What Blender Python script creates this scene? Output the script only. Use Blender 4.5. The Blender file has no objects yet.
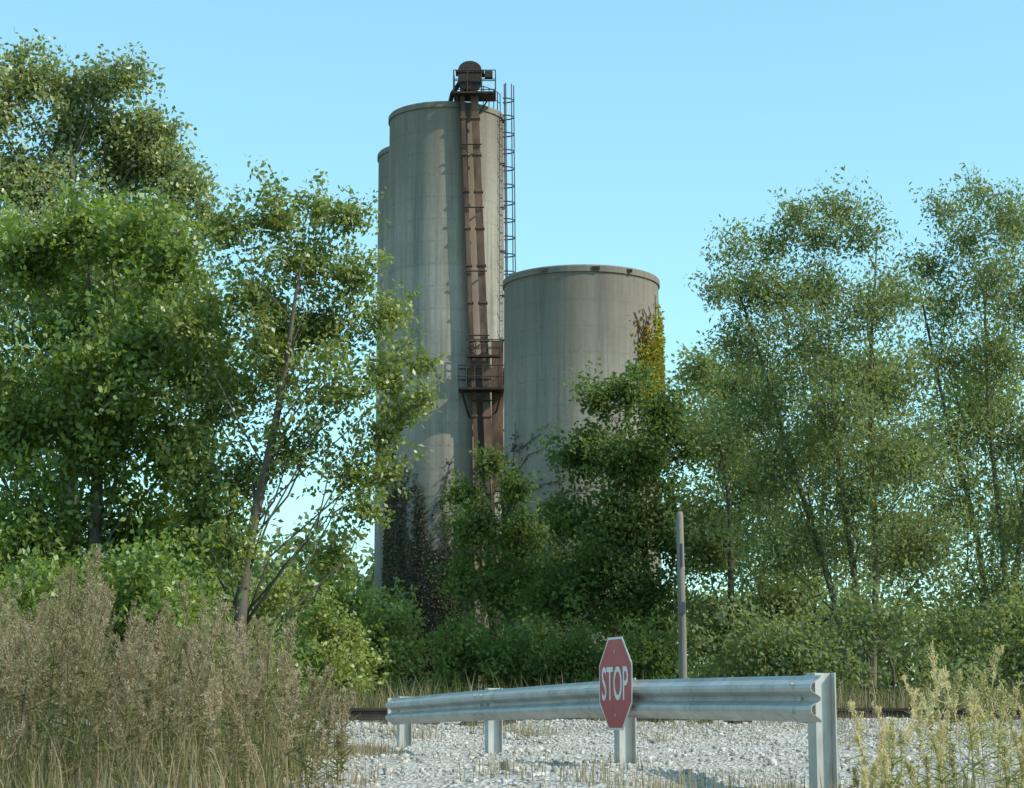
import bpy, math, random
import numpy as np
from mathutils import Vector, Matrix
rng=np.random.default_rng(7); random.seed(7)
sc=bpy.context.scene
col=sc.collection
# ---------------------------------------------------------------- helpers
def mesh_np(name,V,F,mat,var=None,smooth=False):
    me=bpy.data.meshes.new(name)
    V=np.asarray(V,dtype=np.float32)
    if not isinstance(F,list): F=[F]
    F=[np.asarray(f,dtype=np.int32) for f in F if len(f)]
    me.vertices.add(len(V)); me.vertices.foreach_set('co',V.ravel())
    loops=np.concatenate([f.ravel() for f in F]).astype(np.int32)
    tot=np.concatenate([np.full(len(f),f.shape[1]) for f in F])
    st=np.concatenate([[0],np.cumsum(tot)[:-1]]).astype(np.int32)
    me.loops.add(len(loops)); me.loops.foreach_set('vertex_index',loops)
    me.polygons.add(len(st)); me.polygons.foreach_set('loop_start',st)
    if smooth: me.polygons.foreach_set('use_smooth',np.ones(len(st),dtype=bool))
    me.update(calc_edges=True)
    if var is not None:
        a=me.attributes.new('var','FLOAT','FACE'); a.data.foreach_set('value',np.asarray(var,dtype=np.float32))
    if mat: me.materials.append(mat)
    return me
def obj(name,me,parent=None,loc=(0,0,0)):
    o=bpy.data.objects.new(name,me); o.location=loc; col.objects.link(o)
    if parent: o.parent=parent
    return o
def empty(name,loc=(0,0,0)):
    o=bpy.data.objects.new(name,None); o.location=loc; o.empty_display_size=.3; col.objects.link(o); return o
class MB:
    def __init__(s): s.v=[]; s.q=[]; s.t=[]; s.n=0; s.pf=[]
    def tube(s,pts,rad,k=6,cap=True):
        pts=[Vector(p) for p in pts]; n=len(pts); base=s.n
        for i,p in enumerate(pts):
            d=(pts[min(i+1,n-1)]-pts[max(i-1,0)]); 
            if d.length<1e-6: d=Vector((0,0,1))
            d.normalize()
            a=d.cross(Vector((0.13,0.97,0.2))) if abs(d.y)<.9 else d.cross(Vector((1,0,0)))
            a.normalize(); b=d.cross(a)
            r=rad[i] if hasattr(rad,'__len__') else rad
            for j in range(k):
                t=2*math.pi*j/k
                q=p+a*(math.cos(t)*r)+b*(math.sin(t)*r); s.v.append((q.x,q.y,q.z))
        for i in range(n-1):
            for j in range(k):
                s.q.append((base+i*k+j,base+i*k+(j+1)%k,base+(i+1)*k+(j+1)%k,base+(i+1)*k+j))
        s.n+=n*k
        if cap and k>4:
            s.pf.append([base+j for j in range(k)][::-1]); s.pf.append([base+(n-1)*k+j for j in range(k)])
    def box(s,x0,x1,y0,y1,z0,z1):
        b=s.n
        for z in (z0,z1):
            for (x,y) in ((x0,y0),(x1,y0),(x1,y1),(x0,y1)): s.v.append((x,y,z))
        s.n+=8
        for f in ((3,2,1,0),(4,5,6,7),(0,1,5,4),(1,2,6,5),(2,3,7,6),(3,0,4,7)): s.q.append(tuple(b+i for i in f))
    def hexa(s,bot,top):
        b=s.n
        for p in list(bot)+list(top): s.v.append(tuple(p))
        s.n+=8
        for f in ((3,2,1,0),(4,5,6,7),(0,1,5,4),(1,2,6,5),(2,3,7,6),(3,0,4,7)): s.q.append(tuple(b+i for i in f))
    def make(s,name,mat,smooth=False):
        me=bpy.data.meshes.new(name); me.from_pydata(s.v,[],s.q+s.t+s.pf); 
        if smooth: me.polygons.foreach_set('use_smooth',np.ones(len(me.polygons),dtype=bool))
        me.materials.append(mat); me.update(); return me
# ---------------------------------------------------------------- materials
class NT:
    def __init__(s,name):
        s.m=bpy.data.materials.new(name); s.m.use_nodes=True; s.t=s.m.node_tree; s.t.nodes.clear()
        s.out=s.n('ShaderNodeOutputMaterial')
    def n(s,ty,**kw):
        nd=s.t.nodes.new(ty)
        for k,v in kw.items(): setattr(nd,k,v)
        return nd
    def l(s,a,b): s.t.links.new(a,b)
    def setin(s,sock,v):
        if hasattr(v,'is_output') : s.l(v,sock)
        else: sock.default_value=v
    def math(s,op,a,b=0.0,c=0.0,clamp=False):
        nd=s.n('ShaderNodeMath',operation=op,use_clamp=clamp)
        s.setin(nd.inputs[0],a); s.setin(nd.inputs[1],b); s.setin(nd.inputs[2],c); return nd.outputs[0]
    def noise(s,vec,scale,detail=4,rough=.55,out=0):
        nd=s.n('ShaderNodeTexNoise'); s.l(vec,nd.inputs['Vector']); nd.inputs['Scale'].default_value=scale
        nd.inputs['Detail'].default_value=detail; nd.inputs['Roughness'].default_value=rough; return nd.outputs[out]
    def mapv(s,vec,scale):
        nd=s.n('ShaderNodeMapping'); s.l(vec,nd.inputs[0]); nd.inputs['Scale'].default_value=scale; return nd.outputs[0]
    def ramp(s,fac,stops,interp='LINEAR'):
        nd=s.n('ShaderNodeValToRGB'); nd.color_ramp.interpolation=interp; s.l(fac,nd.inputs[0]); e=nd.color_ramp.elements
        while len(e)<len(stops): e.new(.5)
        for i,(p,c) in enumerate(stops):
            e[i].position=p; e[i].color=(c[0],c[1],c[2],1) if hasattr(c,'__len__') else (c,c,c,1)
        return nd.outputs[0]
    def mix(s,fac,a,b,mode='MIX'):
        nd=s.n('ShaderNodeMix',data_type='RGBA',blend_type=mode)
        s.setin(nd.inputs[0],fac)
        for i,v in ((6,a),(7,b)):
            if hasattr(v,'is_output'): s.l(v,nd.inputs[i])
            else: nd.inputs[i].default_value=(v[0],v[1],v[2],1)
        return nd.outputs[2]
    def sstep(s,x,a,b):
        nd=s.n('ShaderNodeMapRange',interpolation_type='SMOOTHSTEP'); s.l(x,nd.inputs[0])
        nd.inputs[1].default_value=a; nd.inputs[2].default_value=b; return nd.outputs[0]
    def finish(s,color,rough=.8,metal=0.,bump=None,bstr=.3,bdist=.02,spec=.3):
        p=s.n('ShaderNodeBsdfPrincipled')
        if hasattr(color,'is_output'): s.l(color,p.inputs['Base Color'])
        else: p.inputs['Base Color'].default_value=(*color,1)
        s.setin(p.inputs['Roughness'],rough); s.setin(p.inputs['Metallic'],metal); p.inputs['Specular IOR Level'].default_value=spec
        if bump is not None:
            b=s.n('ShaderNodeBump'); b.inputs['Strength'].default_value=bstr; b.inputs['Distance'].default_value=bdist
            s.l(bump,b.inputs['Height']); s.l(b.outputs[0],p.inputs['Normal'])
        s.l(p.outputs[0],s.out.inputs[0]); return s.m
    def obj(s): return s.n('ShaderNodeTexCoord').outputs['Object']
    def geo(s): return s.n('ShaderNodeNewGeometry').outputs['Position']
def leaf_mat(name,stops,trans=.35,gloss=.06):
    t=NT(name); a=t.n('ShaderNodeAttribute',attribute_name='var')
    c=t.ramp(a.outputs['Fac'],stops)
    d=t.n('ShaderNodeBsdfDiffuse'); t.l(c,d.inputs[0])
    tr=t.n('ShaderNodeBsdfTranslucent'); t.l(t.mix(1.0,c,(1.7,1.55,.65),'MULTIPLY'),tr.inputs[0])
    m=t.n('ShaderNodeMixShader'); m.inputs[0].default_value=trans; t.l(d.outputs[0],m.inputs[1]); t.l(tr.outputs[0],m.inputs[2])
    if gloss<.03: t.l(m.outputs[0],t.out.inputs[0]); return t.m
    g=t.n('ShaderNodeBsdfGlossy'); g.inputs['Roughness'].default_value=.45; g.inputs[0].default_value=(.8,.85,.75,1)
    m2=t.n('ShaderNodeMixShader'); m2.inputs[0].default_value=gloss; t.l(m.outputs[0],m2.inputs[1]); t.l(g.outputs[0],m2.inputs[2])
    t.l(m2.outputs[0],t.out.inputs[0]); return t.m
def simple(name,c1,c2,scale=4,rough=.8,metal=0,stretch=(1,1,1),bstr=.3,spec=.3):
    t=NT(name); o=t.mapv(t.obj(),stretch); n=t.noise(o,scale,6)
    return t.finish(t.ramp(n,[(.3,c1),(.7,c2)]),rough,metal,n,bstr,.02,spec)

M_bark=simple('bark',(.08,.068,.05),(.16,.14,.11),6,.95,0,(1,1,.2),.8)
M_barkl=simple('bark_grey',(.09,.08,.06),(.19,.175,.135),6,.95,0,(1,1,.2),.8)
M_leafA=leaf_mat('leaves_cottonwood',[(0,(.11,.145,.055)),(.5,(.20,.25,.095)),(1,(.34,.39,.20))],.42,.08)
M_leafB=leaf_mat('leaves_maple',[(0,(.09,.14,.035)),(.5,(.17,.245,.055)),(1,(.28,.37,.085))],.45,.05)
M_leafC=leaf_mat('leaves_locust',[(0,(.10,.14,.04)),(.5,(.19,.245,.07)),(1,(.31,.36,.11))],.45,.05)
M_leafR=leaf_mat('leaves_willow_hazed',[(0,(.125,.165,.085)),(.5,(.20,.255,.125)),(1,(.30,.35,.19))],.42,.0)  # haze over the right-hand trees put into the leaf colour as lighter greens
M_leafG=leaf_mat('leaves_box_elder',[(0,(.07,.105,.04)),(.5,(.125,.185,.07)),(1,(.20,.27,.10))],.4,.0)
M_leafD=leaf_mat('leaves_distant',[(0,(.12,.16,.08)),(.5,(.17,.22,.11)),(1,(.24,.29,.15))],.3,.0)
M_weed=leaf_mat('dry_weed',[(0,(.085,.105,.04)),(.35,(.17,.165,.08)),(.65,(.29,.235,.165)),(1,(.44,.36,.28))],.3,.0)
M_weedp=leaf_mat('pale_weed',[(0,(.12,.155,.05)),(.35,(.25,.265,.11)),(.6,(.45,.40,.24)),(1,(.66,.58,.42))],.3,.0)
M_ivy=leaf_mat('ivy_autumn',[(0,(.18,.07,.04)),(.25,(.22,.14,.04)),(.5,(.24,.23,.045)),(1,(.33,.33,.07))],.2,.0)
M_ivyd=leaf_mat('ivy_dry',[(0,(.085,.08,.055)),(.5,(.12,.112,.08)),(1,(.165,.15,.11))],.1,.0)
M_rust=simple('rusty_steel',(.06,.038,.028),(.20,.125,.085),2.5,.85,.05,(1,1,.3))
M_dark=simple('dark_steel',(.025,.02,.02),(.07,.05,.042),3,.7,.2)
M_lad=simple('galvanised_ladder',(.045,.055,.07),(.09,.105,.125),3,.6,.2)
t=NT('galvanised_steel'); o=t.obj(); n=t.noise(o,3,6); n2=t.noise(t.mapv(o,(1,1,.2)),14,5)
c=t.ramp(n,[(.3,(.37,.37,.35)),(.7,(.54,.535,.51))]); c=t.mix(t.math('MULTIPLY',t.sstep(n2,.52,.72),.5),c,(.24,.21,.17))
M_galv=t.finish(c,t.math('MULTIPLY_ADD',n2,.3,.38),.35,n2,.1,.005,.5)
M_wood=simple('weathered_wood',(.15,.13,.11),(.28,.255,.215),6,.95,0,(1,1,.1),.6)
M_tie=simple('tie_wood',(.05,.04,.03),(.12,.10,.08),6,.95,0,(.2,1,1),.6)

def concrete(name,stainx=None,dark=1.0,h=33):
    t=NT(name); o=t.obj(); sp=t.n('ShaderNodeSeparateXYZ'); t.l(o,sp.inputs[0]); X,Y,Z=sp.outputs
    big=t.noise(o,.3,5,.6); fine=t.noise(o,5,6,.6); streak=t.noise(t.mapv(o,(1.1,1.1,.05)),1.2,6,.7)
    streak2=t.noise(t.mapv(o,(4.5,4.5,.10)),1.2,5,.65)
    c=t.ramp(big,[(.3,(.36*dark,.325*dark,.27*dark)),(.7,(.45*dark,.415*dark,.355*dark))])
    c=t.mix(.9,c,t.ramp(streak,[(.3,.5),(.5,.93),(.75,1.15)]),'MULTIPLY')
    c=t.mix(.7,c,t.ramp(streak2,[(.3,.62),(.6,1.05)]),'MULTIPLY')
    c=t.mix(.35,c,t.ramp(fine,[(.3,.75),(.7,1.15)]),'MULTIPLY')
    zb=t.math('MULTIPLY',Z,1/1.2); fl=t.math('FLOOR',zb); wn=t.n('ShaderNodeTexWhiteNoise',noise_dimensions='1D'); t.l(fl,wn.inputs['W'])
    c=t.mix(.18,c,t.ramp(wn.outputs[0],[(0,.72),(1,1.15)]),'MULTIPLY')
    fr=t.math('FRACT',zb); ln=t.math('MULTIPLY',t.math('SUBTRACT',1.0,t.sstep(t.math('ABSOLUTE',t.math('SUBTRACT',fr,.1)),0,.08)),t.math('MULTIPLY',t.sstep(streak2,.4,.65),.4)); c=t.mix(ln,c,(.15,.125,.10))
    top=t.math('MULTIPLY',t.sstep(t.math('ADD',Z,t.math('MULTIPLY',streak2,8.0)),h-3.5,h+3.0),.6); c=t.mix(top,c,(.14,.12,.095))
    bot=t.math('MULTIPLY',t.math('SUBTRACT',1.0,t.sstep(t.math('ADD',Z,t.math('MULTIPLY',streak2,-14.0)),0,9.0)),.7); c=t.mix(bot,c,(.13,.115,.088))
    if stainx is not None:
        ax=t.math('ABSOLUTE',t.math('ADD',t.math('SUBTRACT',X,stainx),t.math('MULTIPLY',t.math('SUBTRACT',Z,16),.042)))
        m=t.math('SUBTRACT',1.0,t.sstep(t.math('ADD',ax,t.math('MULTIPLY',streak2,-.9)),-.3,.35))
        c=t.mix(t.math('MULTIPLY',m,.65),c,(.14,.098,.07))
    return t.finish(c,.95,0,t.math('ADD',fine,t.math('MULTIPLY',ln,-1.)),.4,.02,.2)
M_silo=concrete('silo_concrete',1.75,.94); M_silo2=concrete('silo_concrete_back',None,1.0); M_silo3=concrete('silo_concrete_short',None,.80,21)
# ---------------------------------------------------------------- terrain
GY=np.array([-3000,-8,5,13,16,24,26.3,27.9,31.2,33.5,60,4000]); GZ=np.array([0,0,0,.84,1.02,1.03,1.06,1.36,1.36,.95,.9,.9])
def g(x,y):
    return np.interp(y,GY,GZ)
def gz(x,y):
    x=np.asarray(x,float); y=np.asarray(y,float)
    w=np.clip((y-6)/8,0,1)*np.clip((60-y)/10,0,1)
    return g(x,y)+w*(.035*np.sin(x*1.7+y*.9)+.03*np.sin(x*.6-y*2.1+1)+.02*np.sin(x*3.9+y*3.1))
def axis(lo,hi,step,far):
    a=list(np.arange(lo,hi+1e-6,step)); d=step; x=hi; 
    while x<far: d*=1.35; x+=d; a.append(x)
    d=step; x=lo
    while x>-far: d*=1.35; x-=d; a.insert(0,x)
    return np.array(a)
xs=axis(-20,20,.35,2500); ys=axis(-10,40,.35,2500)
XX,YY=np.meshgrid(xs,ys); ZZ=gz(XX,YY)
V=np.stack([XX,YY,ZZ],-1).reshape(-1,3); nx=len(xs); ny=len(ys)
i,j=np.meshgrid(np.arange(nx-1),np.arange(ny-1)); a=(j*nx+i).ravel()
F=np.stack([a,a+1,a+nx+1,a+nx],-1)
t=NT('ground_gravel_and_soil'); P=t.geo(); sp=t.n('ShaderNodeSeparateXYZ'); t.l(P,sp.inputs[0]); X,Y,Z=sp.outputs
vor=t.n('ShaderNodeTexVoronoi'); t.l(P,vor.inputs['Vector']); vor.inputs['Scale'].default_value=26
cs=t.n('ShaderNodeSeparateColor'); t.l(vor.outputs['Color'],cs.inputs[0])
grav=t.ramp(cs.outputs[0],[(0,(.25,.235,.21)),(.5,(.42,.40,.36)),(1,(.55,.53,.49))])
nb=t.noise(P,.9,6); nf=t.noise(P,9,6)
grav=t.mix(t.math('MULTIPLY',t.sstep(nb,.48,.68),.6),grav,(.26,.225,.17))
soil=t.ramp(nf,[(.3,(.08,.075,.035)),(.55,(.16,.14,.075)),(.75,(.27,.23,.14))])
mx=t.math('ADD',X,t.math('MULTIPLY',nb,2.0)); my=t.math('ADD',Y,t.math('MULTIPLY',nb,1.0))
m=t.math('MULTIPLY',t.sstep(mx,-2.6,-1.6),t.math('MULTIPLY',t.sstep(my,11,13),t.math('SUBTRACT',1.0,t.sstep(my,32,33))))
bal=t.math('MULTIPLY',t.sstep(my,26.5,27.2),t.math('SUBTRACT',1.0,t.sstep(my,32,33))); m=t.math('MAXIMUM',m,bal)
M_ground=t.finish(t.mix(m,soil,grav),.95,0,t.math('ADD',vor.outputs['Distance'],nf),.8,.03,.2)
obj('ground',mesh_np('ground',V,F,M_ground,smooth=True))
t=NT('asphalt'); P=t.geo(); n=t.noise(P,60,4); nb=t.noise(P,.8,5)
M_asph=t.finish(t.mix(.5,t.ramp(n,[(.3,.035),(.7,.075)]),t.ramp(nb,[(.3,.04),(.7,.07)])),.9,0,n,.4,.005)
M_paint=simple('road_paint',(.6,.6,.57),(.8,.8,.77),8,.7)
b=MB(); b.v=[(-300,-3.6,.004+.0),(300,-3.6,.004),(300,3.6,.004),(-300,3.6,.004)]; b.q=[(0,1,2,3)]; obj('access_road',b.make('access_road',M_asph))
b=MB()
for y in (-3.4,3.3): 
    k=len(b.v); b.v+=[(-300,y,.008),(300,y,.008),(300,y+.1,.008),(-300,y+.1,.008)]; b.q.append((k,k+1,k+2,k+3))
obj('road_edge_markings',b.make('road_edge_markings',M_paint))
ico=np.array([(1,0,0),(-1,0,0),(0,1,0),(0,-1,0),(0,0,1),(0,0,-1),(.75,.75,.75),(-.75,.75,.75),(.75,-.75,.75),(-.75,-.75,.75),(.75,.75,-.75),(-.75,.75,-.75),(.75,-.75,-.75),(-.75,-.75,-.75)])*.85
cf=np.array([(6,0,4),(0,8,4),(8,3,4),(3,9,4),(9,1,4),(1,7,4),(7,2,4),(2,6,4),(0,6,10),(6,2,10),(2,7,11),(7,1,11),(1,9,13),(9,3,13),(3,8,12),(8,0,12)])
N=24000
sy=np.concatenate([rng.uniform(14,26.5,N//2),rng.uniform(26.2,28.6,N-N//2)])
sx=np.concatenate([-2.9+rng.beta(1.0,1.3,N//2)*11,rng.uniform(-4.5,8.5,N-N//2)])
keep=rng.random(N)<np.where(sy<26.3,np.clip((sx+2.9)*1.2,0,1),1); sx=sx[keep]; sy=sy[keep]; N=len(sx)
s=rng.lognormal(math.log(.014),.42,N); sV=ico[None]*(1+.5*rng.standard_normal((N,14,1))*.5)*s[:,None,None]*rng.uniform(.6,1.25,(N,1,3))
ang=rng.uniform(0,6.28,N); cA,sA=np.cos(ang)[:,None],np.sin(ang)[:,None]
vx=sV[...,0]*cA-sV[...,1]*sA; vy=sV[...,0]*sA+sV[...,1]*cA
V=np.stack([vx+sx[:,None],vy+sy[:,None],sV[...,2]*.8+(gz(sx,sy)+s*.15)[:,None]],-1).reshape(-1,3)
F=(cf[None]+14*np.arange(N)[:,None,None]).reshape(-1,3)
t=NT('limestone'); at=t.n('ShaderNodeAttribute',attribute_name='var')
M_stone=t.finish(t.ramp(at.outputs['Fac'],[(0,(.22,.205,.18)),(.4,(.40,.375,.335)),(1,(.54,.515,.47))]),.95)
obj('gravel',mesh_np('gravel',V,F,M_stone,np.repeat(rng.random(N),16)))
# ---------------------------------------------------------------- foliage
def leaves(pos,L,W,var,up=.5,droop=0.):
    n=len(pos); d=rng.standard_normal((n,3)); d[:,2]-=droop; d/=np.linalg.norm(d,axis=1)[:,None]
    nr=rng.standard_normal((n,3)); nr[:,2]+=up; sd=np.cross(d,nr); sd/=np.linalg.norm(sd,axis=1)[:,None]+1e-6
    l=(L*rng.uniform(.6,1.3,n))[:,None]; w=(W*rng.uniform(.6,1.3,n))[:,None]; nn=np.cross(sd,d)
    V=np.stack([pos,pos+d*l*.45+sd*w*.5,pos+d*l-nn*l*.12,pos+d*l*.45-sd*w*.5],1).reshape(-1,3)
    F=np.arange(4*n).reshape(-1,4); return V,F,var
def tree(name,base,lobes,mat,bark,dens=2600,L=.15,W=.085,trunk=.16,stems=1,droop=.15,sig=.16,twigk=1.0,tip=1.2,spread=2.0,topf=.93,rise=1.0,vo=0.,yb=0.):
    bx,by=base; bz=float(gz(bx,by))-.05
    E=empty(name,(bx,by,bz)); B=MB(); PP=[];VV=[]; O=Vector((bx,by,bz))
    ztop=max(l[1] for l in lobes)
    cx=np.mean([l[0] for l in lobes if l[1]>ztop-3])
    stemsP=[]
    for sidx in range(stems):
        kf=(sidx-(stems-1)/2)
        zt=bz+(ztop-bz)*(topf if stems==1 else random.uniform(.78,.95))
        tx=cx+kf*spread*(ztop/13)
        lb=min(lobes,key=lambda l:abs(l[0]-tx)+.6*abs(l[1]-zt)); tx,zt=lb[0],lb[1]
        pts=[];n=11; ph=random.uniform(0,6); ty=random.uniform(-.6,.6)
        for k in range(n):
            f=k/(n-1); z=bz+(zt-bz)*f
            x=bx+(tx-bx)*(f**1.5)+.22*math.sin(f*7+ph)*f*(1-f)*2+kf*.2; y=by+ty*f+.3*math.sin(f*6+ph*2)*f*(1-f)
            pts.append(Vector((x,y,z)))
        r0=trunk/(stems**.4)
        B.tube([p-O for p in pts],[r0*(1.35 if k==0 else 1)*(1-k/(n-1))**.8+.012 for k in range(n)],8)
        stemsP.append(pts)
    for lb in lobes:
        X,Z,R=lb[:3]; yo=lb[3] if len(lb)>3 else random.uniform(-1,1)*R*.9+yb
        c=Vector((X,by+yo,Z))
        st=min(stemsP,key=lambda P:min((p-c).length for p in P)); zt=st[-1].z
        zz=max(bz+.4,min(zt*.95,Z-rise*abs(X-st[5].x)-R*1.3)); f=(zz-bz)/(zt-bz)*10; k=max(0,min(9,int(f))); s0=st[k].lerp(st[k+1],max(0,min(1,f-k)))
        h=(c-s0).length; w1=Vector((random.uniform(-.12,.12),random.uniform(-.12,.12),random.uniform(-.05,.12)))*h
        w2=Vector((random.uniform(-.1,.1),random.uniform(-.1,.1),random.uniform(0,.1)))*h
        q=[s0,s0.lerp(c,.35)+w1,s0.lerp(c,.7)+w2,c]
        rr=max(.018,trunk*.33*(1-.7*(s0.z-bz)/(ztop-bz)))*min(1,.5+R*.35)
        B.tube([p-O for p in q],[rr,rr*.75,rr*.5,rr*.25],5)
        nt=int((16+26*R*R)*twigk); dr=rng.standard_normal((nt,3)); dr/=np.linalg.norm(dr,axis=1)[:,None]
        dr[:,2]=dr[:,2]*.9+.15
        rad=R*rng.uniform(.4,tip,nt); tips=np.array(c)+dr*rad[:,None]
        start=np.array(c)[None]+rng.standard_normal((nt,3))*.2*R; start[:,2]-=.2*R
        for k in range(nt):
            if k%2==0:
                a=Vector(start[k])-O; e=Vector(tips[k])-O; m=a.lerp(e,.5)+Vector((0,0,.08*R))
                B.tube([a,m,e],[rr*.22+.005,rr*.12+.004,.004],3,False)
        nl=int(dens*R*R); ti=rng.integers(0,nt,nl); tt=rng.beta(2.0,1.2,nl)*1.06
        cl=rng.random(nt)
        gs=rng.standard_normal((nl,3)); gs*=np.minimum(1,1.7/np.linalg.norm(gs,axis=1))[:,None]
        p=start[ti]+(tips-start)[ti]*tt[:,None]+gs*(sig*(.5+.5*R))*np.array([1,1,.75])
        p[:,2]+=.08*R*np.sin(tt*3.1)
        v=np.clip(.5*cl[ti]+.45*rng.random(nl)+vo+random.uniform(-.06,.08),0,1)
        PP.append(p);VV.append(v)
    pos=np.concatenate(PP)-np.array([bx,by,bz]); ok=pos[:,2]>.02; pos=pos[ok]; var=np.concatenate(VV)[ok]
    V,F,var=leaves(pos,L,W,var,.6,droop)
    obj('foliage',mesh_np('foliage',V,F,mat,var),E); obj('trunk_and_limbs',B.make('trunk_and_limbs',bark,True),E)
    return E
def blobs(x0,x1,z0,z1,r0,r1,n,y=1.2):
    return [(random.uniform(x0,x1),random.uniform(z0,z1),random.uniform(r0,r1),random.uniform(-y,y)) for _ in range(n)]

tree('cottonwood_tree',(-10.4,48),[(-11.3,17.0,.8),(-12.1,16.9,.9),(-10.9,15.9,1.0),(-10.3,16.9,.6),(-9.6,16.9,.75),(-9.8,16.0,.95),(-9.9,15.2,1.1),(-8.8,15.9,.65),(-8.8,15.2,.8),(-8.3,14.6,.85),(-12.8,16.3,1.1),(-11.9,14.5,1.5),(-10,13.7,1.5),(-7.8,14.3,.5),(-7.5,13.5,.6),(-8.4,13.2,1.0),(-10.8,12,2.0),(-8.6,11.8,1.5),(-13.7,15.6,1.6),(-13.7,12,2.0),(-9.9,9.3,2.1),(-12.6,8.8,2.0),(-7.7,10,1.2),(-15.5,12.5,2.0)],
 M_leafA,M_barkl,2300,.145,.085,.3,tip=1.35,sig=.2,vo=.06)
tree('maple_tree',(-8.3,40),[(-10,10.9,1.15),(-8.8,11.3,.9),(-7.8,11.0,.8),(-6.9,10.5,.8),(-9,9.5,1.4),(-7.3,9.0,1.2),(-8.2,8.0,1.2,-1.2),(-10.3,7.4,1.5),(-8.4,6.8,1.4),(-6.7,6.8,1.1),(-9.4,5.0,1.4),(-7.6,5.1,1.4),(-6.1,5.1,.95),(-11.8,8.8,1.6),(-11.6,5,1.6),(-6.1,8.2,.8),(-6.3,9.5,.6),(-6.9,3.6,1.2),(-8.6,3.6,1.2)],
 M_leafB,M_bark,2250,.15,.095,.2,tip=1.4,sig=.2)
tree('locust_tree',(-5.2,38),[(-3.85,11.3,.5),(-3.2,11.0,.55),(-4.6,11.1,.65),(-5.5,10.7,.65),(-4.0,10.3,.85),(-3.0,10.0,.65),(-5,9.6,.95),(-3.45,9.1,.9),(-2.5,9.1,.55),(-1.75,8.2,.35),(-2.4,7.9,.65),(-4.6,8.2,.95),(-3.45,7.6,.85),(-2.45,6.8,.6),(-5.6,7.6,1.0),(-3.1,6.1,.7),(-5.35,6.0,.85),(-2.75,5.3,.5),(-2.1,7.3,.4),(-6.2,8.9,.75),(-1.7,7.5,.3),(-4.4,9.0,.8),(-6.2,6.2,.8),(-4.3,6.6,.75),(-2.4,6.0,.4),(-3.4,4.4,.6),(-5.3,4.6,.7,-.7)],
 M_leafC,M_bark,2200,.125,.07,.14,tip=1.6,sig=.18,rise=1.3,vo=.05)
tree('honeysuckle_shrub',(-6.5,34),blobs(-9.8,-3.9,1.6,3.5,.6,1.2,15),M_leafB,M_bark,1700,.13,.08,.06,stems=3,tip=1.35)
tree('sumac_shrub',(-4.6,44),blobs(-6.2,-3.6,1.5,4.4,.5,.9,11),M_leafC,M_bark,1700,.14,.08,.06,stems=2,tip=1.4,vo=.15)  # vo brightens the leaf colour to stand in for sunlight
tree('lilac_shrub',(-4.9,62),blobs(-6.2,-4.1,1.6,5.0,.6,1.0,9),M_leafC,M_bark,1400,.16,.10,.06,stems=3,tip=1.4,vo=.25)  # sunlit look of this gap put into the leaf colour through vo
tree('box_elder_tree',(3.8,55),[(3.5,10.9,.35),(3.2,10.2,.55),(2.4,10.1,.7),(4.2,9.7,.95),(2.0,8.7,.95),(3.4,8.5,1.4),(5.0,9.0,.95),(1.5,6.9,.9),(2.9,6.4,1.5),(4.7,6.6,1.5),(3.3,4.3,1.7,-1.5),(1.5,4.6,1.3),(2.2,5.5,1.0,-1.5)],M_leafG,M_bark,2200,.15,.095,.15,tip=1.4,sig=.22,yb=-.4)
tree('mulberry_tree',(5.9,52),[(4.9,10.4,.6),(5.9,10.1,.8),(5.4,8.6,1.1),(6.5,7.3,1.2),(5.1,6,1.3),(7,4.4,1.4),(5.4,3.6,1.3)],M_leafR,M_bark,1900,.14,.08,.13,tip=1.4,sig=.22,yb=-.4)
tree('hackberry_tree',(-.5,58),[(-.65,8.7,.5),(-1.35,7.9,.55),(.05,7.9,.6),(-1.1,6.9,.9),(.3,6.6,.95),(-1.5,5.4,.75),(-.35,5.0,1.2),(1.0,5.4,1.1),(-1.5,3.6,.8),(.8,3.4,1.2)],M_leafG,M_bark,2200,.15,.095,.12,tip=1.4,sig=.22,yb=-.4)
tree('dogwood_shrub',(.8,49),blobs(-1.9,5,1.2,3.2,.6,1.15,22)+[(1.9,2.0,.9,-.3),(.6,2.1,.9,-.4),(2.6,2.6,.9,.3),(-2.5,1.8,.6)],M_leafG,M_bark,1900,.14,.085,.05,stems=4,tip=1.45)
tree('willow_tree',(7.8,45),[(7.6,13.2,.6),(7.1,12.5,.6),(6.6,12.9,.55),(6.0,12.3,.6),(8.2,12.5,.65),(5.1,12.0,.55),(5.4,11.1,.65),(4.6,11.0,.5),(6.1,11.2,.85),(7.15,11.4,.95),(8.7,11.0,.7),(8.1,10.4,1.0),(5.3,10.0,.85),(6.6,9.8,1.1),(8.5,9.0,1.1),(5.5,8.5,1.1),(7.2,8.3,1.3),(5.9,7.0,1.2),(8.9,7.2,1.2),(7.4,6.4,1.2,-1),(6.2,5.2,1.2),(8.8,5.2,1.2,-1)],
 M_leafR,M_barkl,2350,.125,.052,.13,stems=3,droop=.5,tip=1.6,sig=.26,spread=1.3,rise=1.5,yb=-.3)
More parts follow.
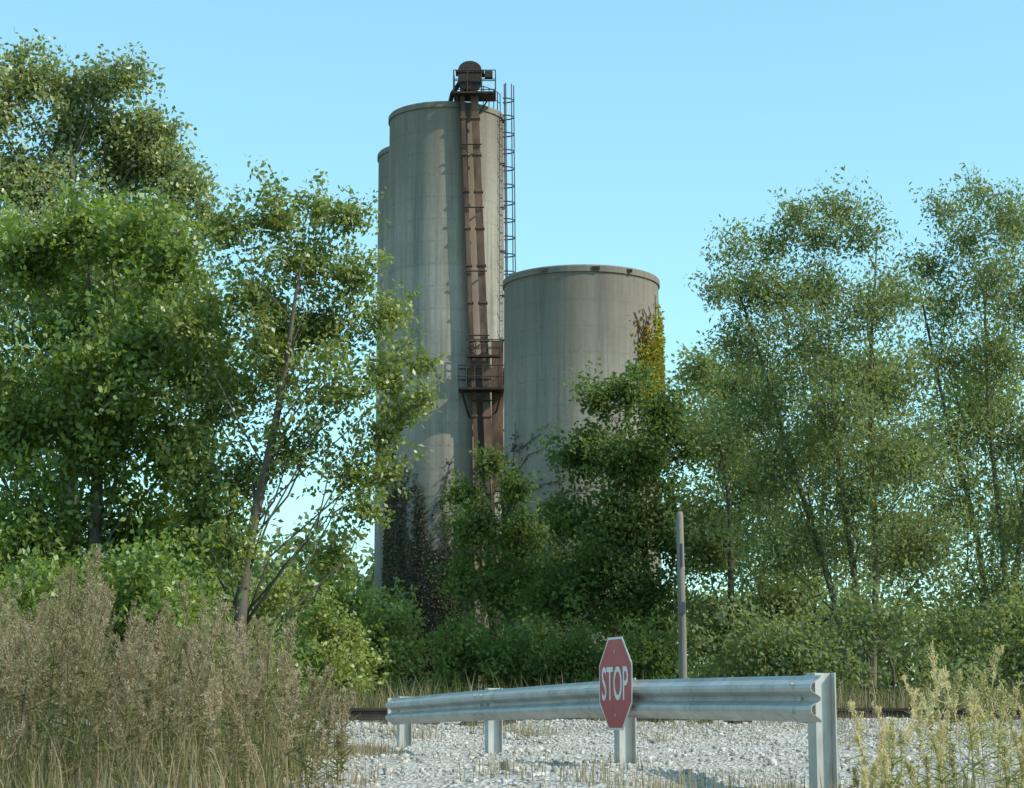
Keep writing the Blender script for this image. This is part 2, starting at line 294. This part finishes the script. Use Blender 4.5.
tree('willow_tree',(11.5,47),[(10.3,13.4,.55),(10.8,12.8,.65),(11.2,13.9,.5),(11.7,13.3,.7),(12.4,13.4,.9),(10.0,12.1,.6),(10.3,11.2,.8),(11.3,11.8,.95),(12.4,11.4,1.3),(10.4,9.9,.95),(11.5,9.8,1.1),(10.6,8.2,1.1),(12,8.0,1.3),(10.3,6.4,1.1),(12.2,6.0,1.3),(11,4.6,1.2),(13.8,12,1.3),(14,8.5,1.5),(14.2,5,1.6)],
 M_leafR,M_barkl,2100,.125,.052,.13,stems=3,droop=.5,tip=1.6,sig=.26,spread=1.3,rise=1.5,yb=-.3)
tree('elm_tree',(9.2,62),[(6.2,11.8,1.1),(8.0,11.6,1.2),(9.9,12.0,1.0),(11.4,11.9,1.3),(7.0,9.4,1.5),(9.4,9.8,1.6),(11.8,9.4,1.6),(14.4,11.2,1.7),(6.6,6.8,1.7),(9.3,6.8,1.8),(12.1,6.6,1.8),(15.4,7.4,2.0),(7.2,4,1.6),(10.6,3.8,1.7),(14,4,1.8)],
 M_leafR,M_bark,1200,.17,.10,.14,tip=1.5,sig=.3,vo=.15,yb=-.5)
tree('olive_shrub',(8,42),blobs(4.5,12,1.3,3.6,.6,1.15,18),M_leafR,M_bark,1500,.13,.07,.06,stems=5,tip=1.5,sig=.2)
tree('far_shrub',(-5.8,95),blobs(-9.5,-5.4,2,7.4,1.1,1.8,14,2)+[(-3.6,2.6,1.2),(-2.2,2.4,1.2)],M_leafC,M_bark,750,.26,.18,.1,stems=3,tip=1.4,vo=.2)
PP=[];VV=[]
for k in range(230):
    x=random.uniform(-95,95); y=random.uniform(128,150); h=random.uniform(5,9.5)+(4 if -34<x<-6 else 0); r=random.uniform(1.8,3.0)
    for q in range(3):
        c=np.array([x+random.uniform(-1.5,1.5),y,1+h*(q+.7)/3.2]); n=280
        d=rng.standard_normal((n,3)); d/=np.linalg.norm(d,axis=1)[:,None]
        PP.append(c+d*r*rng.uniform(.5,1.15,n)[:,None]); VV.append(np.clip(random.random()*.5+rng.random(n)*.5,0,1))
V,F,var=leaves(np.concatenate(PP),.6,.42,np.concatenate(VV)); obj('distant_tree_line',mesh_np('distant_tree_line',V,F,M_leafD,var))
# ---------------------------------------------------------------- weeds / grass
def weeds(name,pts,hts,mat,vbase=0.,nb=26,plume=.5,fl=16):
    Vs=[];Fs=[];vs=[];n0=0
    def add(p0,p1,w0,w1,v):
        nonlocal n0
        d=p1-p0; a=rng.standard_normal(d.shape); s=np.cross(d,a); s/=np.linalg.norm(s,axis=1)[:,None]+1e-9
        V=np.stack([p0-s*w0,p0+s*w0,p1+s*w1,p1-s*w1],1).reshape(-1,3); Vs.append(V); Fs.append(np.arange(len(V)).reshape(-1,4)+n0); n0+=len(V); vs.append(v)
    for (x,y),h in zip(pts,hts):
        z=float(gz(x,y)); az=random.uniform(0,6.28); ln=random.uniform(0,.3)*h; ton=random.uniform(-.22,.16); wd=random.uniform(.6,1.2)
        def P(f): 
            f=np.asarray(f); return np.stack([x+math.cos(az)*ln*f**2,y+math.sin(az)*ln*f**2,z+h*f*(1-.05*f)],-1)
        f=np.linspace(0,1,7); st=P(f)
        for ang in (0,1): add(st[:-1],st[1:],.0045,.0035,np.full(6,np.clip(.5+ton+vbase,0,1)))
        k=int(nb*1.1); ff=rng.uniform(.08,.7,k); p0=P(ff); a=rng.uniform(0,6.28,k); l=rng.uniform(.05,.14,k)
        p1=p0+np.stack([np.cos(a)*l,np.sin(a)*l,l*rng.uniform(-.5,.9,k)],-1); add(p0,p1,.007,.0015,np.clip(.1+ton+.4*rng.random(k)+vbase,0,1))
        pl=plume*random.uniform(.7,1.2)
        ff=1-pl*rng.beta(1,1.3,nb); p0=P(ff); a=rng.uniform(0,6.28,nb); l=h*(.04+.2*(1-ff)/plume)*rng.uniform(.5,1.2,nb)*wd
        p1=p0+np.stack([np.cos(a)*l*.5,np.sin(a)*l*.5,l*rng.uniform(.7,1.2,nb)],-1); add(p0,p1,.0025,.0015,np.full(nb,np.clip(.5+ton+vbase,0,1)))
        q=rng.integers(0,nb,nb*fl); tt=rng.uniform(.15,1.05,nb*fl); c=p0[q]+(p1-p0)[q]*tt[:,None]+rng.standard_normal((nb*fl,3))*.007
        e=c+rng.standard_normal((nb*fl,3))*.010+np.array([0,0,.008]); add(c,e,.0032,.002,np.clip(.55+ton+.4*rng.random(nb*fl)+vbase*.5,0,1))
    V=np.concatenate(Vs);F=np.concatenate(Fs); return obj(name,mesh_np(name,V,F,mat,np.concatenate(vs)))
pts=[];h=[]
while len(pts)<390:
    y=12+9*random.random()**.8; u=random.uniform(-.30,-.08); x=u*y
    edge=np.interp(u,[-.30,-.26,-.225,-.19,-.15,-.125,-.10,-.08],[.88,.95,1.15,.85,.9,.85,.6,.35]); 
    if u>-.12 and random.random()<.5: continue
    pts.append((x,y)); h.append(edge*random.choice([random.triangular(.4,1.2,.9),random.triangular(.8,1.75,1.25)])*(.85+.012*y))
weeds('tall_dry_weeds',pts,h,M_weed,.02,24,.5,17)
pts=[];h=[]
for k in range(75):
    y=random.uniform(11.2,17.5); u=random.uniform(.168,.30); pts.append((u*y,y)); h.append(random.uniform(.3,1.05)*(.55 if u<.19 else 1.0))
weeds('goldenrod_weeds',pts,h,M_weedp,.08,20,.6,17)
def grass(name,x,y,hmin,hmax,mat,w=.006,vb=(0,1)):
    n=len(x); z=gz(x,y)-.01; h=rng.uniform(hmin,hmax,n); a=rng.uniform(0,6.28,n); ln=h*rng.uniform(.05,.5,n)
    p=np.stack([x,y,z],-1); s=np.stack([np.cos(a+1.57)*w,np.sin(a+1.57)*w,0*a],-1)
    m=p+np.stack([np.cos(a)*ln*.35,np.sin(a)*ln*.35,h*.6],-1); e=p+np.stack([np.cos(a)*ln,np.sin(a)*ln,h],-1)
    V=np.stack([p-s,p+s,m+s*.8,m-s*.8,e],1).reshape(-1,3); b=5*np.arange(n)[:,None]
    Fq=b+np.array([[0,1,2,3]]); Ft=b+np.array([[3,2,4]]); v=rng.uniform(vb[0],vb[1],n)
    obj(name,mesh_np(name,V,[Fq,Ft],mat,np.concatenate([v,v])))
x=rng.uniform(-14,18,34000); y=rng.uniform(32.2,38,34000); grass('trackside_grass',x,y,.3,1.1,M_weed,.010,(.0,.85))
n=170; cx=rng.uniform(-4.2,-1.3,n); cy=rng.uniform(13,22,n); cx=np.concatenate([cx,rng.uniform(1.0,5,60),rng.uniform(-2,2,14),rng.uniform(-5,8,90)]); cy=np.concatenate([cy,rng.uniform(11.5,14.5,60),rng.uniform(13,16,14),rng.uniform(26.4,28.4,90)])
k=rng.integers(0,len(cx),14000); x=cx[k]+rng.standard_normal(14000)*.14; y=cy[k]+rng.standard_normal(14000)*.14
grass('dry_grass',x,y,.04,.22,M_weed,.003,(.2,1))
x=rng.uniform(-9,-1.4,16000); y=rng.uniform(11,24,16000); ok=x<-.10*y; grass('weed_undergrowth',x[ok],y[ok],.12,.6,M_weed,.005,(0,.85))
# ---------------------------------------------------------------- silos
def silo(name,x,y,r,ztop,mat,seg=160,base=.8,rim=.32):
    E=empty(name,(x,y,base)); H=ztop-base
    prof=[(r,0),(r,H-rim),(r+.07,H-rim+.003),(r+.07,H-.06),(r+.03,H),(r-.25,H),(r-.3,H-.12),(0.01,H+.25)]
    V=[];F=[]
    for (rr,z) in prof:
        for s_ in range(seg):
            a=2*math.pi*s_/seg; V.append((rr*math.cos(a),rr*math.sin(a),z))
    for k in range(len(prof)-1):
        for s_ in range(seg): F.append((k*seg+s_,k*seg+(s_+1)%seg,(k+1)*seg+(s_+1)%seg,(k+1)*seg+s_))
    me=bpy.data.meshes.new('wall'); me.from_pydata(V,[],F); me.materials.append(mat)
    me.polygons.foreach_set('use_smooth',np.ones(len(F),dtype=bool)); me.update()
    me.set_sharp_from_angle(angle=math.radians(25))
    obj('wall',me,E); return E
TS=(-3.53,105,3.12); T=silo('tall_concrete_silo',*TS,33.7,M_silo)
T2=silo('tall_concrete_silo',-4.66,113,3.12,33.9,M_silo2)
SS=(3.25,92,3.62); S_=silo('short_concrete_silo',*SS,21.75,M_silo3)
b=MB()
for a in (-.5,.15,.6):
    b.box(SS[2]*math.sin(a)-.18-0,SS[2]*math.sin(a)+.18,-SS[2]*math.cos(a)-.14,-SS[2]*math.cos(a)-.06,20.95-.25,20.95-.1)
obj('rim_vents',b.make('rim_vents',M_dark),S_)
E=empty('bucket_elevator',(0,0,0)); b=MB()
def legx(z,o): return -.83-(z-.9)*.0415+o
for o_,w in ((-.42,.11),(.22,.2)):
    zs=np.linspace(.9,34.6,18)
    for k in range(17):
        z0,z1=zs[k],zs[k+1]-.0; x0,x1=legx(z0,o_),legx(z1,o_)
        b.hexa([(x0-w,101.5,z0),(x0+w,101.5,z0),(x0+w,101.85,z0),(x0-w,101.85,z0)],[(x1-w,101.5,z1),(x1+w,101.5,z1),(x1+w,101.85,z1),(x1-w,101.85,z1)])
        b.box(x0-w-.05,x0+w+.05,101.44,101.91,z0+.01,z0+.10)
obj('legs',b.make('legs',M_rust),E)
b=MB()
for z in np.arange(4,34,3.4):
    x=legx(z,0); b.tube([(x-.4,101.85,z),(x-.6,102.6,z)],.04,5); b.tube([(x+.3,101.85,z),(x+.3,103,z)],.04,5); b.tube([(x-.55,101.42,z),(x+.5,101.42,z)],.04,5)
hx=legx(34.5,0)
b.box(hx-.62,hx+.62,101.35,102.0,34.55,35.25)
pts=[]; seg=10
for side in (101.35,102.0):
    for k in range(seg+1):
        a=math.pi*k/seg; pts.append((hx+.62*math.cos(a),side,35.25+.62*math.sin(a)*.8))
base=b.n; b.v+=pts; b.n+=len(pts)
for k in range(seg): b.q.append((base+k,base+k+1,base+seg+1+k+1,base+seg+1+k))
b.pf.append([base+k for k in range(seg+1)][::-1]); b.pf.append([base+seg+1+k for k in range(seg+1)])
b.box(hx-.75,hx+.75,101.3,102.05,35.12,35.22)
b.hexa([(hx-.35,101.45,34.2),(hx+.35,101.45,34.2),(hx+.35,101.9,34.2),(hx-.35,101.9,34.2)],[(hx-.6,101.38,34.54),(hx+.6,101.38,34.54),(hx+.6,101.98,34.54),(hx-.6,101.98,34.54)])
b.box(hx+.78,hx+1.2,101.5,101.9,34.9,35.25); b.tube([(hx+.6,101.7,35.05),(hx+.8,101.7,35.05)],.1,8)
b.tube([(hx-.5,101.7,34.7),(hx-.95,102.2,34.2),(hx-1.1,102.8,33.75)],.13,8)
obj('head_housing',b.make('head_housing',M_dark),E)
def platform(b,x0,x1,y0,y1,z,h=1.1,step=.45):
    b.box(x0,x1,y0,y1,z-.1,z)
    for zz in (z+h*.5,z+h):
        for (p,q) in (((x0,y0),(x1,y0)),((x1,y0),(x1,y1)),((x0,y1),(x0,y0)),((x1,y1),(x0,y1))): b.tube([(p[0],p[1],zz),(q[0],q[1],zz)],.026,4)
    for x in np.arange(x0,x1+.01,(x1-x0)/max(1,round((x1-x0)/step))):
        b.tube([(x,y0,z),(x,y0,z+h)],.026,4); b.tube([(x,y1,z),(x,y1,z+h)],.026,4)
b=MB(); platform(b,hx-.85,hx+1.35,101.1,102.6,34.0,1.15,.7)
b.tube([(hx-.8,101.3,34.),(legx(32.5,-.4),101.8,32.8)],.04,4); b.tube([(hx+1.2,101.3,34.),(legx(32.5,.3),101.8,32.8)],.04,4)
platform(b,-2.75,-.25,100.9,102.0,18.2,1.15,.42); b.tube([(-2.6,101,18.1),(-2.2,102.2,16.8)],.05,4); b.tube([(-.5,101,18.1),(-.9,102.2,16.8)],.05,4)
platform(b,-2.3,-.6,100.95,101.4,19.9,.8,.42)
obj('platforms',b.make('platforms',M_dark),E)
b=MB(); b.box(-1.05,-.45,101.95,102.7,14,20.8); b.box(-1.0,-.5,101.9,102.65,13,13.9); b.tube([(-.2,102.4,20.4),(-.6,102.4,17),(-.3,102.4,9)],.12,8); obj('boot_duct',b.make('boot_duct',M_rust),E)
E=empty('caged_ladder',(0,0,0)); b=MB(); ly=103.8
def lxx(z): return -.30+(34-z)*.009
for o_ in (-.2,.2): b.tube([(lxx(1)-.1,ly+o_,1),(lxx(35.2)-.1,ly+o_,35.2)],.04,4)
for z in np.arange(1,35.2,.35): b.tube([(lxx(z)-.1,ly-.2,z),(lxx(z)-.1,ly+.2,z)],.02,4)
for z in np.arange(3,35.3,.95):
    x=lxx(z)-.1; b.tube([(x+.5*math.sin(a),ly-.42*math.cos(a),z) for a in np.linspace(-.2,math.pi+.2,9)],.036,4)
for a in np.linspace(.15,math.pi-.15,5):
    b.tube([(lxx(3)-.1+.5*math.sin(a),ly-.42*math.cos(a),3),(lxx(35.2)-.1+.5*math.sin(a),ly-.42*math.cos(a),35.2)],.03,4)
for z in np.arange(2,34,2.4): b.tube([(lxx(z)-.1,ly-.2,z),(-.75,ly+.1,z)],.035,4); b.tube([(lxx(z)-.1,ly+.2,z),(-.7,ly+.4,z)],.035,4)
for zz in (34.3,34.8):
    b.tube([(TS[0]+3.0*math.sin(a),105-3.0*math.cos(a),zz) for a in np.linspace(.45,1.3,8)],.028,4)
for a in np.linspace(.45,1.3,7): b.tube([(TS[0]+3.0*math.sin(a),105-3.0*math.cos(a),33.6),(TS[0]+3.0*math.sin(a),105-3.0*math.cos(a),34.8)],.028,4)
obj('rails_and_cage',b.make('rails_and_cage',M_lad),E)
def vines(name,S,starts,mat,leafn,L,W,spread=.10,omax=.2):
    cx,cy,r=S; b=MB(); PP=[];VV=[]
    def pt(a,z,o=.03): return (cx+(r+o)*math.sin(a),cy-(r+o)*math.cos(a),z)
    for (a,z,da,dz,n,vb) in starts:
        pts=[pt(a,z)]; path=[(a,z)]
        for k in range(n):
            a+=da+random.gauss(0,.035); z+=dz*random.uniform(.4,1.4); 
            pts.append(pt(a,z)); path.append((a,z))
        b.tube(pts,[.04*(1-.7*k/len(pts)) for k in range(len(pts))],3,False)
        nl=int(leafn*n*(1 if vb>=0 else .15))
        if nl<1: continue
        i=(rng.beta(1.0,1.25,nl)*(n)).astype(int); pa=np.array(path)[i]
        aa=pa[:,0]+rng.standard_normal(nl)*spread/1.2; zz=pa[:,1]+rng.standard_normal(nl)*spread*3
        o=rng.uniform(.02,omax,nl); PP.append(np.stack([cx+(r+o)*np.sin(aa),cy-(r+o)*np.cos(aa),zz],-1)); VV.append(np.clip(abs(vb)+rng.random(nl)*.5,0,1))
    E=empty(name,(0,0,0)); V,F,v=leaves(np.concatenate(PP),L,W,np.concatenate(VV)); obj('leaves',mesh_np('leaves',V,F,mat,v),E); obj('stems',b.make('stems',M_bark),E)
st=[]
for k in range(85):
    a=random.uniform(-1.6,.3); top=np.interp(a,[-1.5,-1.1,-.6,-.1,.3],[13.5,14.8,14.0,12.5,10]); z=3; n=int((top*random.uniform(.6,1.12)-z)/.45); st.append((a,z,random.uniform(-.012,.012),.5,max(4,n),random.uniform(0,.5)))
vines('dead_vine',TS,st,M_ivyd,22,.17,.12,.06,.09)
st=[]
for k in range(30):
    a=random.uniform(.85,1.5); z=random.uniform(14.5,16.5); zt=19.4 if a<1.05 else 20.7; st.append((a,z,random.uniform(-.012,.012),.5,int((zt-z)/.5*random.uniform(.6,1)),random.uniform(.35,.6)))
for k in range(9):
    st.append((random.uniform(.85,1.2),random.uniform(16.5,18.2),random.uniform(-.06,.0),.38,7,-.05))
vines('autumn_vine',SS,st,M_ivy,42,.19,.13,.06,.16)
st=[]
for k in range(30):
    a=random.uniform(-1.5,-.45); top=np.interp(a,[-1.4,-1.0,-.45],[14.6,12.6,11]); z=6; st.append((a,z,random.uniform(0,.02),.5,int((top*random.uniform(.8,1.03)-z)/.5),.1))
for k in range(7): st.append((random.uniform(-1.3,-.3),random.uniform(11,13.5),random.uniform(.03,.06),random.uniform(.05,.2),10,-.1))
vines('dead_vine',SS,st,M_ivyd,18,.16,.11,.05,.09)
# ---------------------------------------------------------------- railroad track
E=empty('railroad_track',(0,0,0)); b=MB()
for yc in (28.85,30.29):
    prof=[(-.07,0),(.07,0),(.07,.02),(.012,.035),(.012,.12),(.036,.13),(.036,.168),(-.036,.168),(-.036,.13),(-.012,.12),(-.012,.035),(-.07,.02)]
    base=b.n; n=len(prof)
    for x in (-120,120):
        for (u,w) in prof: b.v.append((x,yc+u,1.40+w))
    b.n+=2*n
    for k in range(n): b.q.append((base+k,base+(k+1)%n,base+n+(k+1)%n,base+n+k))
obj('rails',b.make('rails',M_dark),E)
b=MB()
for x in np.arange(-60,60,.55):
    o_=random.uniform(-.05,.05); b.box(x-.11,x+.11,28.3+o_,30.85+o_,1.28,1.395)
obj('ties',b.make('ties',M_tie),E)
# ---------------------------------------------------------------- guardrail
A=np.array([2.08,14.0]); Bp=np.array([-1.46,25.0]); u=(A-Bp)/np.linalg.norm(A-Bp); nrm=np.array([u[1],-u[0]])
if nrm[0]>0: nrm=-nrm
E=empty('guardrail',(0,0,0)); topz=[1.705,1.745,1.715,1.665]
prof=[(0,.0),(.012,-.02),(.075,-.06),(.083,-.085),(.075,-.11),(.012,-.145),(.005,-.16),(.012,-.175),(.075,-.21),(.083,-.235),(.075,-.26),(.012,-.30),(0,-.32)]
def rail_pt(t): 
    p=A+(Bp-A)*t; return p,float(np.interp(t,[0,1/3,2/3,1],topz))
V=[];F=[];ts=list(np.linspace(-.012,1.01,60)); np_=len(prof)
for side in (0,1):
    for t_ in ts:
        p,z=rail_pt(t_); wob=.003*math.sin(t_*17)
        for (o,dz) in prof:
            oo=o-(0.004 if side else 0)+wob; V.append((p[0]+nrm[0]*oo,p[1]+nrm[1]*oo,z+dz+.0015*math.sin(t_*19)))
nt=len(ts)
for side in (0,1):
    for k in range(nt-1):
        for q in range(np_-1):
            a=side*nt*np_+k*np_+q; f=(a,a+1,a+np_+1,a+np_); F.append(f if side==0 else f[::-1])
for k in range(nt-1):
    for q in (0,np_-1):
        a=k*np_+q; F.append((a,a+np_,a+np_+nt*np_,a+nt*np_))
for k in (0,nt-1):
    for q in range(np_-1):
        a=k*np_+q; F.append((a,a+1,a+1+nt*np_,a+nt*np_))
me=bpy.data.meshes.new('w_beam'); me.from_pydata(V,[],F); me.materials.append(M_galv); me.update(); obj('w_beam',me,E)
b=MB()
def opt(p,a_,b_,z): return (p[0]+u[0]*a_+nrm[0]*b_,p[1]+u[1]*a_+nrm[1]*b_,z)
def obox(b,p,a0,a1,b0,b1,z0,z1): b.hexa([opt(p,a0,b0,z0),opt(p,a1,b0,z0),opt(p,a1,b1,z0),opt(p,a0,b1,z0)],[opt(p,a0,b0,z1),opt(p,a1,b0,z1),opt(p,a1,b1,z1),opt(p,a0,b1,z1)])
for t_ in (0.004,1/3,2/3,.985):
    p,z=rail_pt(t_); gb=float(gz(p[0],p[1]))-.3
    obox(b,p,-.065,.065,-.022,-.013,gb,z+.02); obox(b,p,-.065,.065,-.172,-.163,gb,z+.02); obox(b,p,-.004,.004,-.162,-.023,gb,z+.018)
obj('posts',b.make('posts',M_galv),E)
b=MB()
for t_ in (1/3-.01,1/3+.01,2/3-.01,2/3+.01,.012,.975):
    p,z=rail_pt(t_)
    for dz in (-.06,-.16,-.26):
        o=.078 if dz!=-.16 else .006
        b.tube([opt(p,0,o,z+dz-.0),opt(p,0,o+.022,z+dz)],.011,6)
obj('bolts',b.make('bolts',M_galv),E)
p,z=rail_pt(1.01); V=[];F=[]
for k in range(9):
    a=k/8*2.6; ox=-math.sin(a)*.16; on=.04-.16*(1-math.cos(a))*.6
    for dz in (.005,-.325): V.append(opt(p,ox,on,z+dz))
for k in range(8): F.append((2*k,2*k+1,2*k+3,2*k+2))
me=bpy.data.meshes.new('end_wing'); me.from_pydata(V,[],F); me.materials.append(M_galv); me.update(); o=obj('end_wing',me,E)
m_=o.modifiers.new('s','SOLIDIFY'); m_.thickness=.004
# ---------------------------------------------------------------- stop sign
pc,zz=rail_pt((17.35-14)/11.0); cpos=Vector((pc[0]+nrm[0]*.12,pc[1]+nrm[1]*.12,1.71))
E=empty('stop_sign',cpos); R3=Matrix(((u[0],0,nrm[0]),(u[1],0,nrm[1]),(0,1,0))); E.rotation_mode='QUATERNION'; E.rotation_quaternion=R3.to_quaternion()
t=NT('sign_red'); o=t.obj(); n=t.noise(o,5,6); M_red=t.finish(t.ramp(n,[(.3,(.38,.04,.045)),(.7,(.47,.07,.07))]),.45,0,None,spec=.4)
M_wht=simple('sign_white',(.62,.60,.59),(.78,.76,.74),6,.5)
def octo(r,z0,z1,mat,name):
    c=1/math.cos(math.pi/8); P=[(r*c*math.cos(math.pi/8+k*math.pi/4),r*c*math.sin(math.pi/8+k*math.pi/4)) for k in range(8)]
    V=[(x,y,z0) for x,y in P]+[(x,y,z1) for x,y in P]; F=[tuple(range(7,-1,-1)),tuple(range(8,16))]+[(k,(k+1)%8,8+(k+1)%8,8+k) for k in range(8)]
    me=bpy.data.meshes.new(name); me.from_pydata(V,[],F); me.materials.append(mat); obj(name,me,E)
octo(.395,-.002,.001,M_galv,'plate'); octo(.393,.0015,.003,M_wht,'border'); octo(.375,.0035,.005,M_red,'red_face')
cu=bpy.data.curves.new('stop_text','FONT'); cu.body='STOP'; cu.align_x='CENTER'; cu.align_y='CENTER'; cu.size=.36; cu.extrude=.001; cu.offset=.003; cu.resolution_u=4
to=bpy.data.objects.new('tmp',cu); col.objects.link(to); bpy.context.view_layer.update()
me=bpy.data.meshes.new_from_object(to.evaluated_get(bpy.context.evaluated_depsgraph_get())); bpy.data.objects.remove(to)
vs=np.array([v.co[:] for v in me.vertices]); w=vs[:,0].max()-vs[:,0].min(); hh=vs[:,1].max()-vs[:,1].min()
cx_,cy_=(vs[:,0].max()+vs[:,0].min())/2,(vs[:,1].max()+vs[:,1].min())/2
for v in me.vertices: v.co.x=(v.co.x-cx_)*.63/w; v.co.y=(v.co.y-cy_)*.29/hh; v.co.z+=.0075
me.materials.clear(); me.materials.append(M_wht); obj('lettering',me,E)
b=MB(); b.box(-.03,.03,-.30,.30,-.012,-.003); b.tube([(0,.05,-.10),(0,.05,-.012)],.012,6); b.tube([(0,-.12,-.10),(0,-.12,-.012)],.012,6); 
b.tube([(0,.27,.005),(0,.27,.011)],.014,6); b.tube([(0,-.27,.005),(0,-.27,.011)],.014,6); obj('bracket',b.make('bracket',M_galv),E)
E=empty('wooden_utility_post',(2.92,34.5,.8)); b=MB(); b.tube([(0,0,0),(0,0,2),(-.02,0,4.1),(-.02,0,4.16)],[.075,.07,.062,.045],12); obj('post',b.make('post',M_wood,False),E)
b=MB(); b.tube([(.0,-.085,3.6),(.0,-.085,3.2)],.02,6); b.box(-.05,.05,-.1,-.07,2.4,2.6); obj('fittings',b.make('fittings',M_lad),E)
# ---------------------------------------------------------------- light, world, camera
S=Vector((.72,-.30,.66)).normalized()
L=bpy.data.lights.new('sun','SUN'); L.energy=4.6; L.angle=math.radians(.5); L.color=(1,.92,.80)
lo=bpy.data.objects.new('sun',L); lo.rotation_mode='QUATERNION'; lo.rotation_quaternion=S.to_track_quat('Z','Y'); lo.location=(30,0,40); col.objects.link(lo)
w=bpy.data.worlds.new("World"); sc.world=w; w.use_nodes=True; nt_=w.node_tree; bg=nt_.nodes['Background']
sk=nt_.nodes.new('ShaderNodeTexSky'); sk.sky_type='NISHITA'; sk.sun_disc=False; sk.sun_elevation=math.asin(S.z); sk.sun_rotation=math.atan2(S.x,S.y)
sk.air_density=1.0; sk.dust_density=.6; sk.ozone_density=1.0
gm=nt_.nodes.new('ShaderNodeGamma'); gm.inputs[1].default_value=.7; nt_.links.new(sk.outputs[0],gm.inputs[0])
mx_=nt_.nodes.new('ShaderNodeMix'); mx_.data_type='RGBA'; mx_.blend_type='MULTIPLY'; mx_.inputs[0].default_value=1; mx_.inputs[7].default_value=(1.7,2.6,2.55,1)
nt_.links.new(gm.outputs[0],mx_.inputs[6]); nt_.links.new(mx_.outputs[2],bg.inputs[0]); bg.inputs[1].default_value=.15
cam=bpy.data.cameras.new('camera'); cam.sensor_width=36; cam.lens=36*2000/1024; cam.clip_end=6000; cam.clip_start=.1
co=bpy.data.objects.new('camera',cam); co.location=(0,0,1.4); co.rotation_euler=(math.radians(90+9.26),0,0); col.objects.link(co); sc.camera=co
sc.view_settings.view_transform='Standard'; sc.view_settings.look='None'; sc.view_settings.exposure=0
